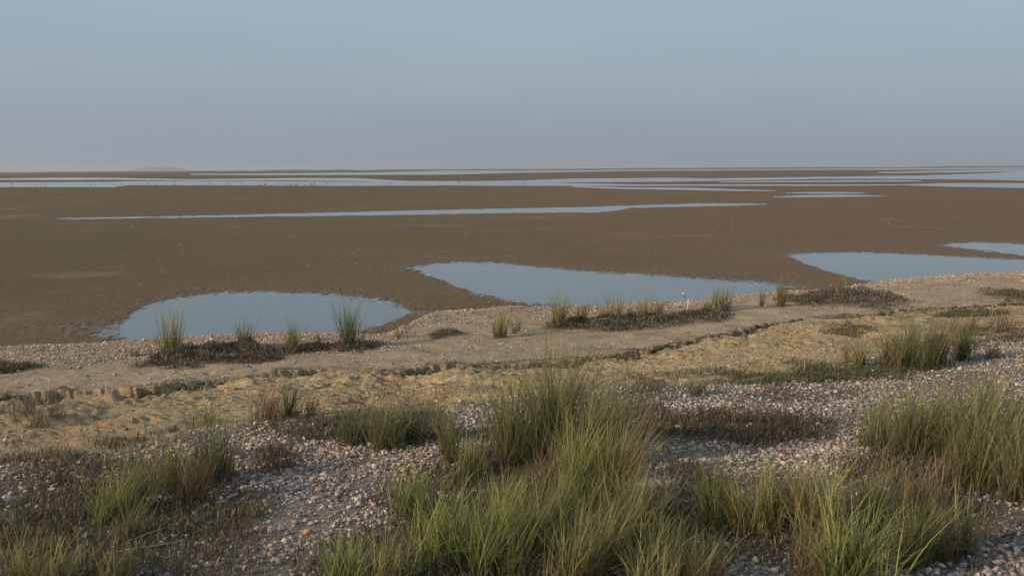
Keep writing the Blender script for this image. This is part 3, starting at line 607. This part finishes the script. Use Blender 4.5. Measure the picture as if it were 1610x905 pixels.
G2_ = 'grass clumps on the gravel bench'
TUFTS = [
 # along the bank
 (268, 560, 66, 40, 150, 'yellow', 'leftmost green tuft on the bank, before the left pool', dict(group=G1, lean=0.02, curve=.4)),
 (238, 566, 22, 26, 50, 'rust', 'low rusty tuft just left of the leftmost green bank tuft', dict(group=G1)),
 (212, 560, 16, 22, 40, 'olive', 'tiny faded tuft on the grit at the left end of the left pool', dict(group=G1)),
 (380, 549, 46, 42, 100, 'yellow', 'yellow green tuft behind the dark saltbush before the left pool', dict(group=G1, lean=0.0, curve=.5)),
 (462, 552, 50, 52, 120, 'green', 'third bank tuft from the left, with red brown stems at its foot', dict(group=G1, skirt=20, curve=.5)),
 (500, 545, 26, 24, 40, 'rust', 'short brown tuft between the third and the tall fourth bank tuft', dict(group=G1)),
 (547, 545, 74, 50, 170, 'blue', 'tallest tuft on the bank, dark green at the right end of the left pool', dict(group=G1, lean=0.0, curve=.5)),
 (625, 532, 24, 16, 34, 'yellow', 'small lone sprig left of the rounded grit mound', dict(group=G1)),
 (784, 529, 46, 40, 110, 'yellow', 'lone yellow green tuft on the grit mound below the large pool', dict(group=G1, lean=0.03, curve=.5)),
 (810, 522, 26, 30, 50, 'olive', 'sparse low tuft at the right foot of the lone mound tuft', dict(group=G1)),
 (878, 513, 54, 30, 110, 'green', 'tall narrow tuft at the left end of the dark middle saltbush', dict(group=G1, lean=0.03, curve=.4)),
 (914, 511, 36, 36, 80, 'rust', 'brownish tuft just right of the tall narrow tuft', dict(group=G1, curve=.5)),
 (957, 508, 44, 42, 120, 'yellow', 'yellowish tuft in the middle of the dark saltbush', dict(group=G1, lean=0.02, curve=.5)),
 (1003, 505, 34, 44, 110, 'yellow', 'short broad tuft right of the middle of the saltbush', dict(group=G1, curve=.4)),
 (1032, 503, 40, 36, 110, 'yellow', 'tuft nearest the left of the pale stake', dict(group=G1, lean=0.05, curve=.4)),
 (1112, 496, 28, 34, 70, 'olive', 'low tuft between the pale stake and the broad leafy tuft', dict(group=G1)),
 (1134, 491, 42, 50, 150, 'green', 'broad leafy tuft on the bank right of the pale stake', dict(group=G1, lean=0.10, curve=.4)),
 (1196, 482, 30, 28, 40, 'dry', 'pale straw coloured wisp left of the dark upright tuft', dict(group=G1)),
 (1226, 481, 46, 26, 110, 'green', 'dark upright tuft between the two right hand pools', dict(group=G1, lean=0.0, curve=.3)),
 (1322, 476, 44, 18, 60, 'olive', 'thin faded tuft in the saltbush below the right pool', dict(group=G1, lean=0.0, curve=.3)),
 # on the ledge
 (80, 660, 56, 70, 80, 'grey', 'grey dry bush below the broken crust on the left', dict(spread=1.9, skirt=20)),
 (35, 655, 44, 60, 60, 'grey', 'grey dry wisps at the left edge left of the grey dry bush', dict(spread=1.9)),
 (420, 660, 58, 60, 130, 'rust', 'brown and green tuft on the ochre ledge above the cream stone', dict(skirt=25)),
 (452, 655, 62, 26, 60, 'dark', 'dark spiky tuft at the right side of the brown ledge tuft', dict()),
 (490, 655, 40, 60, 60, 'rust', 'low rusty wisps right of the dark spiky ledge tuft', dict()),
 (310, 672, 40, 60, 60, 'yellow', 'thin yellow wisps on the ochre clay above the left clump', dict()),
 # left clumps
 (170, 822, 74, 56, 140, 'bright', 'bright yellow green tuft lowest of the left clumps', dict(lean=0.12)),
 (212, 800, 96, 50, 110, 'green', 'mid green tuft just right of the bright left tuft', dict(lean=0.10)),
 (262, 775, 92, 60, 150, 'green', 'green half of the left clump, left of its brown skirt', dict(lean=.05, skirt=30)),
 (296, 790, 92, 70, 120, 'rust', 'brown drooping grass at the heart of the left clump', dict(skirt=120, curve=1.2)),
 (336, 758, 88, 76, 240, 'dark', 'dark dense green tuft at the right of the left clump', dict(lean=0.05)),
 (205, 850, 66, 50, 70, 'olive', 'thin olive tuft under the bright left tuft', dict()),
 (25, 925, 70, 90, 120, 'yellow', 'yellowish tuft in the bottom left corner', dict(spread=1.4)),
 (100, 930, 76, 90, 130, 'yellow', 'yellowish tuft on the bottom edge right of the corner tuft', dict(spread=1.4)),
 (180, 925, 60, 70, 90, 'olive', 'olive tuft on the bottom edge under the bright left tuft', dict(spread=1.4)),
 # centre
 (560, 698, 66, 60, 130, 'dark', 'dark green tuft at the left end of the middle row', dict(lean=.05)),
 (608, 706, 84, 70, 220, 'green', 'dense green tuft above the gravel patch', dict(lean=.08)),
 (652, 694, 76, 60, 150, 'dark', 'darker tuft behind and right of the dense gravel edge tuft', dict(lean=.12, skirt=20)),
 (704, 728, 84, 44, 110, 'green', 'slim tuft hanging over the right end of the gravel patch', dict(lean=-.02)),
 (740, 752, 76, 50, 130, 'green', 'short tuft left of the tallest grass, above the pebbles', dict(lean=.02)),
 (690, 690, 60, 60, 70, 'olive', 'sparse olive wisps between the middle row and the tallest grass', dict()),
 (812, 730, 143, 84, 300, 'green', 'left flank of the tallest grass clump', dict(lean=.02, skirt=30)),
 (872, 722, 174, 90, 420, 'green', 'tallest grass clump, its tips reaching the ochre ledge', dict(lean=.04, skirt=30)),
 (922, 735, 154, 80, 320, 'green', 'right flank of the tallest grass clump', dict(lean=.16)),
 (968, 690, 62, 60, 110, 'dark', 'shaded low tuft behind the right flank of the tallest grass', dict()),
 (850, 775, 84, 70, 110, 'rust', 'brown dead grass at the foot of the tallest clump', dict(skirt=110, curve=1.3)),
 (895, 800, 132, 70, 220, 'bright', 'bright green tuft below the tallest clump', dict(lean=.10)),
 (950, 800, 141, 70, 260, 'yellow', 'yellow green tuft leaning right below the tallest clump', dict(lean=.20)),
 (985, 755, 96, 50, 110, 'rust', 'orange tinged thin tuft at the right rim of the centre grass', dict(lean=.15)),
 (640, 815, 78, 60, 150, 'bright', 'bright tuft rising from the right rim of the gravel patch', dict(lean=.03)),
 (690, 880, 110, 110, 320, 'bright', 'broad arching bright tuft at the bottom left of centre', dict(lean=.05, curve=1.2, spread=1.4)),
 (770, 893, 124, 90, 320, 'bright', 'bright fan of grass at the bottom beneath the brown dead grass', dict(lean=.14, spread=1.2)),
 (840, 880, 104, 90, 220, 'green', 'green tuft right of the bottom bright fan', dict(lean=.18, spread=1.2)),
 (540, 925, 84, 80, 170, 'bright', 'bright tuft on the bottom edge under the gravel patch', dict(lean=.05)),
 (605, 930, 84, 80, 150, 'yellow', 'yellow tuft on the bottom edge left of the arching tuft', dict(lean=.05)),
 (900, 930, 120, 100, 240, 'olive', 'olive tuft on the bottom edge below the yellow leaning tuft', dict(lean=.12)),
 (975, 870, 120, 90, 220, 'green', 'green tuft low in the right part of the centre grass', dict(lean=.14)),
 (1030, 905, 100, 110, 190, 'olive', 'sprawling olive tuft with rusty blades at bottom centre right', dict(lean=.12, spread=1.8, skirt=60)),
 (1020, 945, 90, 110, 170, 'yellow', 'yellow tuft on the bottom edge of the centre right', dict(lean=.12, spread=1.6)),
 (1110, 930, 90, 110, 170, 'olive', 'olive tuft on the bottom edge left of the lone bright fan', dict(lean=.10, spread=1.8, skirt=40)),
 (1045, 820, 84, 80, 100, 'grey', 'greyish sparse tuft before the right gravel', dict(lean=.10, spread=1.5)),
 (790, 830, 84, 90, 190, 'yellow', 'yellowish tuft between the brown dead grass and the bottom bright fan', dict(lean=.14, spread=1.4, skirt=40)),
 (880, 850, 110, 90, 240, 'green', 'green tuft filling the centre grass above the bottom olive tuft', dict(lean=.14, spread=1.2)),
 (930, 900, 110, 90, 220, 'yellow', 'yellow green arching tuft near the bottom edge of the centre grass', dict(lean=.16, spread=1.4, curve=1.2)),
 (985, 825, 90, 70, 170, 'yellow', 'yellowish tuft at the lower right rim of the centre grass', dict(lean=.14, skirt=20)),
 # bottom right
 (1124, 828, 95, 40, 192, 'green', 'small upright green tuft left in the bottom right group', dict(lean=0.0)),
 (1163, 838, 86, 36, 153, 'yellow', 'small yellow green tuft right of the upright green one', dict(lean=0.0)),
 (1205, 842, 100, 56, 240, 'yellow', 'yellow green tuft before the rust coloured grass', dict(lean=0.02)),
 (1248, 820, 86, 60, 195, 'rust', 'rust coloured tuft in the bottom right group', dict(skirt=40)),
 (1286, 850, 118, 80, 312, 'yellow', 'large yellow green tuft left behind the lone bright fan', dict(lean=.05, skirt=30)),
 (1337, 930, 142, 90, 250, 'bright', 'bright green fan of wide blades at the bottom right', dict(lean=.05, spread=1.5, curve=1.1, thick=1.25)),
 (1362, 830, 92, 100, 207, 'olive', 'olive tuft with fine tips behind the bright green fan', dict(lean=.12, skirt=40)),
 (1425, 890, 90, 70, 171, 'green', 'green tuft just right of the bright green fan', dict(lean=.10)),
 (1440, 810, 74, 90, 110, 'rust', 'brown fine tuft behind the green one right of the fan', dict(skirt=50)),
 (1480, 880, 85, 50, 117, 'rust', 'rusty tuft beside the bottom right gravel', dict(lean=0.02)),
 (1512, 870, 83, 46, 108, 'yellow', 'yellowish tuft nearest the bottom right gravel', dict(lean=.02)),
 (1275, 915, 70, 80, 110, 'rust', 'thin brown tuft on the bottom edge left of the bright fan', dict(spread=1.5, skirt=40)),
 # right mass
 (1385, 706, 86, 80, 230, 'green', 'left end of the dense grass at the right', dict(lean=.14)),
 (1432, 722, 112, 90, 330, 'green', 'second clump from the left in the dense right grass', dict(lean=.14)),
 (1490, 722, 112, 90, 330, 'green', 'middle clump of the dense right grass', dict(lean=.16)),
 (1545, 705, 104, 80, 280, 'olive', 'back clump of the dense right grass', dict(lean=.10)),
 (1540, 770, 124, 90, 330, 'green', 'lowest clump of the dense right grass, above bare gravel', dict(lean=.10, skirt=60)),
 (1595, 710, 104, 80, 240, 'green', 'clump of the dense right grass by the right edge', dict(lean=.12)),
 (1600, 790, 116, 70, 220, 'olive', 'brownish foot of the dense right grass at the right edge', dict(lean=.06, skirt=40)),
 (1480, 770, 60, 60, 90, 'rust', 'rusty low blades left below the dense right grass', dict(skirt=40)),
 # upper right
 (1352, 574, 42, 60, 120, 'yellow', 'low yellow green tuft at the left of the upper right grass', dict(lean=.03)),
 (1398, 578, 58, 60, 160, 'olive', 'second tuft of the upper right grass above the pink gravel', dict(lean=.03)),
 (1437, 580, 82, 54, 220, 'green', 'tallest tuft of the upper right grass', dict(lean=.03)),
 (1473, 574, 66, 44, 130, 'rust', 'reddish tuft right of the tallest upper right tuft', dict(lean=.05)),
 (1512, 567, 58, 28, 110, 'green', 'slim separate green tuft on the gravel at the upper right', dict(lean=.02)),
 (1555, 563, 28, 34, 60, 'green', 'small green sprig right of the slim separate tuft', dict()),
 (1565, 522, 34, 70, 80, 'rust', 'reddish stems by the upper right edge', dict()),
 (1500, 522, 26, 60, 60, 'olive', 'low olive wisps above the upper right gravel', dict()),
 (1085, 622, 34, 44, 70, 'dark', 'small dark tuft at the left end of the green low cover', dict()),
]
for px, py, hp, wp_, n, sty, lab, kw in TUFTS:
    kw = dict(kw); kw.setdefault('group', G2_)
    tuft(px, py, hp, wp_, int(n*(1.25 if kw['group'] == G1 else 1.9)), sty, lab, **kw)

# ------------------------------------------------------------------ low saltbush mats on the bank
MAT_T = {'dark': [(0.110, 0.082, 0.060), (0.15, 0.11, 0.080), (0.095, 0.090, 0.050), (0.20, 0.145, 0.115), (0.40, 0.35, 0.30), (0.15, 0.15, 0.075), (0.20, 0.11, 0.08), (0.13, 0.115, 0.07), (0.46, 0.42, 0.37)],
         'brown': [(0.18, 0.12, 0.08), (0.13, 0.10, 0.062), (0.24, 0.17, 0.11), (0.15, 0.145, 0.070), (0.32, 0.26, 0.20)],
         'red': [(0.20, 0.115, 0.08), (0.30, 0.23, 0.18), (0.14, 0.09, 0.065), (0.10, 0.08, 0.045), (0.19, 0.12, 0.08), (0.12, 0.12, 0.055)],
         'olive': [(0.17, 0.155, 0.070), (0.13, 0.112, 0.057), (0.23, 0.20, 0.09), (0.17, 0.12, 0.08), (0.10, 0.075, 0.05), (0.30, 0.25, 0.18)],
         'green': [(0.13, 0.16, 0.078), (0.17, 0.185, 0.085), (0.12, 0.12, 0.075), (0.21, 0.185, 0.11)]}
def sprigs(x, y, z, kind_t, size):
    n = len(x); T = np.array(MAT_T[kind_t]) if isinstance(kind_t, str) else None
    c = T[rng.integers(0, len(T), n)]*rng.uniform(0.75, 1.25, (n, 1))
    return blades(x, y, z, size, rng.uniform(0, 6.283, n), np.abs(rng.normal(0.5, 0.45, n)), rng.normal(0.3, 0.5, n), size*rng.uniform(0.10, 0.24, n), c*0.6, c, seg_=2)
def mat_patch(px, py, rx, ry, n, kd, hm, label, spray=(0.025, 0.065)):
    gxp, gyp, gzp = ground_at(px, py)
    X0, Y0 = unproj(px-rx, py, gzp); X1, Y1 = unproj(px+rx, py, gzp); _, YA = unproj(px, py-ry, gzp); _, YB = unproj(px, py+ry, gzp)
    RX = (X1-X0)/2; RY = abs(YA-YB)/2
    q_ = rng.uniform(-1.2, 1.2, (n*3, 2)); d = np.hypot(q_[:, 0], q_[:, 1]); x = q_[:, 0]*RX; y = q_[:, 1]*RY + q_[:, 0]*RX*0.30
    nz = fbm((x+gxp)*3, (y+gyp)*3, 171, 3)*0.45
    k = (d+nz < 1.05); k &= rng.random(len(d)) < sstep(1.05, 0.35, d+nz)*0.95+0.05
    x, y, d, nz = x[k][:n], y[k][:n], d[k][:n], nz[k][:n]
    dome = np.clip(1-(d+nz)**2, 0, 1)*hm*(0.25+0.85*vnoise((x+gxp)*7, (y+gyp)*7, 177))
    z = height(x+gxp, y+gyp)-gzp + dome*rng.random(len(x))**0.5 - 0.005
    V, Fc, T = sprigs(x, y, z, kd, rng.uniform(*spray, len(x)))
    o = make_mesh('saltbush_mat', V, Fc, M_leaf, {'tint': T}, loc=(gxp, gyp, gzp)); tag(o, label, 'low shrub', 'saltbush mats on the shell bank'); return o
mat_patch(325, 562, 88, 18, 15000, 'dark', 0.20, 'dark purple saltbush mat on the bank before the left pool')
mat_patch(268, 566, 34, 10, 2500, 'brown', 0.06, 'brown low mat round the foot of the leftmost bank tuft')
mat_patch(400, 566, 44, 8, 1600, 'red', 0.07, 'thin right tail of the dark mat before the left pool')
mat_patch(480, 550, 46, 8, 2600, 'red', 0.06, 'reddish low mat under the third bank tuft')
mat_patch(560, 545, 44, 9, 2600, 'brown', 0.07, 'greyish mat round the foot of the tallest bank tuft')
mat_patch(10, 582, 40, 8, 2400, 'brown', 0.08, 'dark mat on the crust at the left edge')
mat_patch(698, 527, 26, 7, 1100, 'brown', 0.05, 'small brown mat on the front of the grit mound')
mat_patch(900, 510, 42, 9, 3500, 'red', 0.09, 'reddish mat at the left end of the middle saltbush')
mat_patch(1000, 507, 100, 13, 14000, 'dark', 0.14, 'long dark saltbush mat before the large pool')
mat_patch(1100, 498, 50, 10, 4500, 'dark', 0.10, 'dark mat under the pale stake')
mat_patch(1335, 472, 88, 20, 15000, 'dark', 0.20, 'dark saltbush mat below the right pool')
mat_patch(1255, 470, 36, 8, 2600, 'brown', 0.07, 'brown mat beside the dark upright tuft')
mat_patch(1600, 468, 50, 15, 5000, 'olive', 0.14, 'dark green mat on the bank at the right edge')
mat_patch(1525, 494, 70, 7, 4500, 'green', 0.05, 'green mat on the lip below the right edge mat')
mat_patch(1330, 520, 52, 9, 1500, 'brown', 0.04, 'grey brown mat across the lip above the ochre ledge')

# low cover creeping over the gravel bench
x, y = wedge(560000, 2.8, 18, -47, 49)
dG = grav(x)-y; k = dG > -0.6; x, y = x[k], y[k]; z = height(x, y); u, v = project(x, y, z)
cv, kd = cover_at(u, v, x, y)
k = rng.random(len(x)) < np.clip(cv, 0, 1)*1.0*sstep(-0.45, 0.1, fbm(x*2.3, y*2.3, 181, 3))+0.010
x, y, z, kd = x[k], y[k], z[k], kd[k]; VV = []; FF4 = []; FF3 = []; TTs = []; off = 0
for i, kn in enumerate(['olive', 'brown', 'red', 'green']):
    s = kd == i
    xx, yy, zz = x[s], y[s], z[s]
    for rep in range(3):
        jx = rng.normal(0, 0.015, len(xx)); jy = rng.normal(0, 0.015, len(xx))
        lift = 0.05*np.clip(fbm(xx*4, yy*4, 191, 2)+0.5, 0, 1)*rng.random(len(xx))
        V, Fc, T = sprigs(xx+jx, yy+jy, zz-0.004+lift, kn, rng.uniform(0.02, 0.06, len(xx)))
        VV.append(V); FF4.append(Fc[0]+off); FF3.append(Fc[1]+off); TTs.append(T); off += len(V)
o = make_mesh('ground_cover', np.concatenate(VV), [np.concatenate(FF4), np.concatenate(FF3)], M_leaf, {'tint': np.concatenate(TTs)})
tag(o, 'low brown and olive plants creeping over the gravel', kind='stuff'); print('cover', len(x))

# scraps of dead weed and tiny seedlings caught on the crust and along its broken lip
n = 110000; x = rng.uniform(-9.5, 18, n); S_ = shore(x); L_ = lip(x); q_ = rng.random(n)
y = np.where(q_ < 0.35, L_+np.abs(rng.normal(0, 0.10, n))-0.03, L_-0.1+(S_-L_)*rng.random(n))
cl = fbm(x*1.7, y*2.6, 201, 4); y = np.where(q_ > 0.85, L_-(L_-grav(x))*rng.random(n), y); k = np.where(q_ < 0.35, cl > 0.0, np.where(q_ > 0.85, cl > 0.15, cl > 0.33)); x, y = x[k], y[k]; z = height(x, y)
V, Fc, T = sprigs(x, y, z-0.003, 'dark', rng.uniform(0.012, 0.040, len(x)))
o = make_mesh('dry_weed', V, Fc, M_leaf, {'tint': T}); tag(o, 'scraps of dark dry weed scattered on the crust', kind='stuff')

# stray single blades and dry straws between the clumps
x, y = wedge(26000, 3.0, 13)
dG = grav(x)-y; k = dG > -0.8; x, y = x[k], y[k]; z = height(x, y); u, v = project(x, y, z); cv, kd = cover_at(u, v, x, y)
k = rng.random(len(x)) < 0.75*cv+0.02; x, y, z = x[k], y[k], z[k]; n = len(x)
pal = np.array([(0.16, 0.18, 0.06), (0.26, 0.21, 0.13), (0.22, 0.22, 0.08), (0.20, 0.14, 0.08)])[rng.integers(0, 4, n)]*rng.uniform(.7, 1.2, (n, 1))
V, Fc, T = blades(x, y, z-0.005, rng.uniform(0.06, 0.24, n), rng.normal(0.3, 1.4, n), np.abs(rng.normal(0.4, 0.3, n)), rng.uniform(0, 1.2, n), rng.uniform(0.003, 0.0045, n), pal*0.7, pal)
o = make_mesh('stray_grass', V, Fc, M_grass, {'tint': T}); tag(o, 'stray thin blades and straws between the clumps', kind='stuff')

# ------------------------------------------------------------------ fallen dry stalks and the pale stake
def tube(pts, rad, sides=6):
    pts = np.array(pts, float); n = len(pts); V = []; rad = np.atleast_1d(rad)*np.ones(n)
    for i in range(n):
        d = pts[min(i+1, n-1)]-pts[max(i-1, 0)]; d /= np.linalg.norm(d)
        a = np.cross(d, (0.13, 0.21, 1.0)); 
        if np.linalg.norm(a) < 1e-3: a = np.cross(d, (1, 0, 0))
        a /= np.linalg.norm(a); b = np.cross(d, a)
        for k in range(sides):
            t = 6.28318*k/sides; V.append(pts[i]+rad[i]*(a*math.cos(t)+b*math.sin(t)))
    F = [(i*sides+k, i*sides+(k+1) % sides, (i+1)*sides+(k+1) % sides, (i+1)*sides+k) for i in range(n-1) for k in range(sides)]
    V.append(pts[0]); V.append(pts[-1]); a0 = n*sides; a1 = a0+1
    T3 = [(k+1, k, a0) if False else ((k+1) % sides, k, a0) for k in range(sides)] + [((n-1)*sides+k, (n-1)*sides+(k+1) % sides, a1) for k in range(sides)]
    return np.array(V), np.array(F), np.array(T3)
def join(parts):
    V = []; F = []; T = []; C_ = []; off = 0
    for v_, f_, t_, c_ in parts:
        V.append(v_); F.append(f_+off); T.append(t_+off); C_.append(np.tile(c_, (len(v_), 1)) if np.ndim(c_) == 1 else c_); off += len(v_)
    return np.concatenate(V), [np.concatenate(F), np.concatenate(T)], np.concatenate(C_)
def stalk(pxs, label, r=0.004, tint=(0.36, 0.30, 0.23)):
    P = [ground_at(*p) for p in pxs]; P = np.array(P); P[:, 2] += 0.03+0.03*np.sin(np.linspace(0, 3.14, len(P)))
    c0 = P[0].copy(); c0[2] -= 0.03; v_, f_, t_ = tube(P-c0, np.linspace(r, r*0.5, len(P)), 5)
    V, Fc, T = join([(v_, f_, t_, np.array(tint))])
    o = make_mesh('dry_stalk', V, Fc, M_leaf, {'tint': T}, loc=tuple(c0), smooth=True); tag(o, label, 'stalk', 'dry stalks lying on the ground')
stalk([(165, 882), (210, 880), (255, 877), (290, 868), (316, 866)], 'lower of two bleached stalks lying on the dark cover')
stalk([(196, 866), (232, 856), (262, 845), (296, 842)], 'upper of two bleached stalks lying on the dark cover')
stalk([(178, 852), (225, 822), (262, 785), (295, 762)], 'thin stalk leaning across the left clump', 0.003)
sx_, sy_, sz_ = ground_at(1081, 489); k_ = math.hypot(sx_, sy_)/FP
v_, f_, t_ = tube([(0, 0, -0.03), (0.01, 0, 8*k_), (0.016, 0, 17*k_)], [0.013, 0.012, 0.011], 8)
V, Fc, T = join([(v_, f_, t_, np.array((0.60, 0.55, 0.46)))])
o = make_mesh('stake', V, Fc, M_stone, {'tint': T}, loc=(sx_, sy_, sz_), smooth=True); tag(o, 'short pale stake standing in the mat by the large pool', 'stake')
sx_, sy_, sz_ = ground_at(1264, 592); k_ = math.hypot(sx_, sy_)/FP
v_, f_, t_ = tube([(0, 0, -0.02), (0.004, 0, 12*k_), (0.004, 0, 25*k_)], [0.004, 0.004, 0.003], 6)
V, Fc, T = join([(v_, f_, t_, np.array((0.50, 0.44, 0.32)))])
o = make_mesh('dry_stalk', V, Fc, M_leaf, {'tint': T}, loc=(sx_, sy_, sz_), smooth=True); tag(o, 'upright dry stem in the green cover above the pink gravel', 'stalk')

# ------------------------------------------------------------------ birds
def bird_mesh(name, hgt, tint_b, tint_w, tint_l=(0.08, 0.07, 0.06), bow=False, squat=0.0):
    s = hgt
    if bow: neck = [(0.20, 0, 0.62), (0.30, 0, 0.56), (0.37, 0, 0.44), (0.40, 0, 0.40), (0.45, 0, 0.25), (0.47, 0, 0.12)]
    else: neck = [(0.20, 0, 0.70), (0.26, 0, 0.82), (0.29, 0, 0.93), (0.33, 0, 0.96), (0.42, 0, 0.945), (0.56, 0, 0.925)]
    neck = [(a_-0.10*squat, b_, c_-squat*(0.25+0.5*max(0, c_-0.66))) for a_, b_, c_ in neck]
    path = [(-0.42, 0, 0.58), (-0.30, 0, 0.60), (-0.15, 0, 0.60), (0.0, 0, 0.59), (0.12, 0, 0.62)]; path = [(a_, b_, c_-0.25*squat) for a_, b_, c_ in path] + neck
    rad = [0.012, 0.06, 0.125, 0.145, 0.12, 0.07, 0.045, 0.055, 0.058, 0.016, 0.004]
    v_, f_, t_ = tube(np.array(path)*s, np.array(rad)*s, 10)
    c = np.where(v_[:, 2:3] > (0.585-0.25*squat)*s, np.array(tint_b)[None], np.array(tint_w)[None])
    c[v_[:, 0] > 0.39*s] = tint_l
    parts = [(v_, f_, t_, c)]
    for sg in (-1, 1):
        a, b, d = tube(np.array([(0.02, sg*0.045, 0.50-0.25*squat), (0.0, sg*0.05, 0.27-0.14*squat), (0.02, sg*0.05, 0.0)])*s, np.array([0.022, 0.013, 0.011])*s, 5)
        parts.append((a, b, d, np.array(tint_l)))
    V, Fc, T = join(parts)
    return make_mesh(name, V, Fc, M_bird, {'tint': T}, smooth=True)
def water_at(px, py): return unproj(px, py, 0.0)
bA = bird_mesh('wading_bird', 0.36, (0.06, 0.052, 0.045), (0.14, 0.12, 0.10))
bB = bird_mesh('wading_bird', 0.34, (0.06, 0.052, 0.045), (0.14, 0.12, 0.10), bow=True)
BIRDS = [(19, 290.5, 1), (46, 291, 1.1), (57, 291.5, .9), (64, 291.5, .9), (72, 290.5, 1), (78, 284, .8), (143, 292, .9), (190, 288.5, .8), (234, 292.5, 1.2), (244, 292.5, .9), (274, 292.5, 1), (275.5, 285, 1),
   (328, 290.8, .9), (332, 290.8, 1), (358, 291.5, 1), (380, 291, .9), (410, 292.5, 1), (417.5, 293.5, 1.3), (437.5, 290.5, 1), (451, 291.5, .9), (457, 293, 1.2), (466, 292.5, 1), (480, 292, .8), (489, 292.5, 1.1), (494, 292.5, 1.2), (514, 290.5, 1.2), (557, 292, 1.1), (614, 289, .8), (669, 291, .7), (691, 288.5, .8), (721.5, 289, 1), (823, 287, 1.1), (826, 287, .8)]
LB = {0: 'dark wading bird standing farthest left in the far shallows', 5: 'dark wading bird on the mud line above the left cluster', 6: 'lone dark wader on the sand spit left of the mound', 7: 'lone dark wader standing under the left foot of the hazy mound',
      11: 'upper of two dark waders one above the other under the mound', 10: 'lower of two dark waders one above the other under the mound', 26: 'dark wader just past the right end of the dense row of birds', 27: 'small wader left of the three lone birds in mid water', 30: 'lone dark wader nearest left of the last pair', 31: 'larger bird of the rightmost pair of waders', 32: 'smaller bird of the rightmost pair of waders'}
for i, (px, py, s) in enumerate(BIRDS):
    src = bB if i % 3 == 1 else bA
    o = src if i in (0, 1) else src.copy()
    if i > 1: col.objects.link(o)
    x_, y_ = water_at(px, py+0.6); o.location = (x_, y_, float(height(np.array([x_]), np.array([y_]))[0]) if False else 0.0)
    o.scale = (s*1.25,)*3; o.rotation_euler = (0, 0, rng.uniform(0, 6.28))
    tag(o, LB.get(i, 'small dark wading bird in the long row standing in the far shallows'), 'bird', 'wading birds in the far shallows')
# small white shorebird at the near edge of the large pool
pb = bird_mesh('shorebird', 0.155, (0.66, 0.64, 0.60), (0.86, 0.85, 0.83), (0.12, 0.10, 0.08), squat=1.0)
x_, y_ = water_at(1075, 464.5); pb.location = (x_, y_, -0.012); pb.rotation_euler = (0, 0, R(200))
tag(pb, 'small white shorebird standing at the near edge of the large pool', 'bird')

# ------------------------------------------------------------------ the hazy air
hz_m = bpy.data.materials.new('hazy_air'); hz_m.use_nodes = True; t = hz_m.node_tree; t.nodes.clear()
oo = N('ShaderNodeOutputMaterial', t); pv = N('ShaderNodeVolumePrincipled', t)
pv.inputs['Color'].default_value = (0.88, 0.94, 1.0, 1); pv.inputs['Density'].default_value = 0.00016; pv.inputs['Anisotropy'].default_value = 0.2
t.links.new(pv.outputs[0], oo.inputs['Volume'])
X_, Yn, Yf, Zb, Zt = 26000, -24000, 24000, -2.0, 60.0
bv = np.array([(sx1*X_, yy_, zz_) for zz_ in (Zb, Zt) for yy_ in (Yn, Yf) for sx1 in (-1, 1)], float)
bf = np.array([(0, 2, 3, 1), (4, 5, 7, 6), (0, 1, 5, 4), (2, 6, 7, 3), (0, 4, 6, 2), (1, 3, 7, 5)])
USE_HAZE = True
if USE_HAZE:
    hb = make_mesh('haze', bv, [bf], hz_m); tag(hb, 'thin evening haze over the flats', kind='stuff')
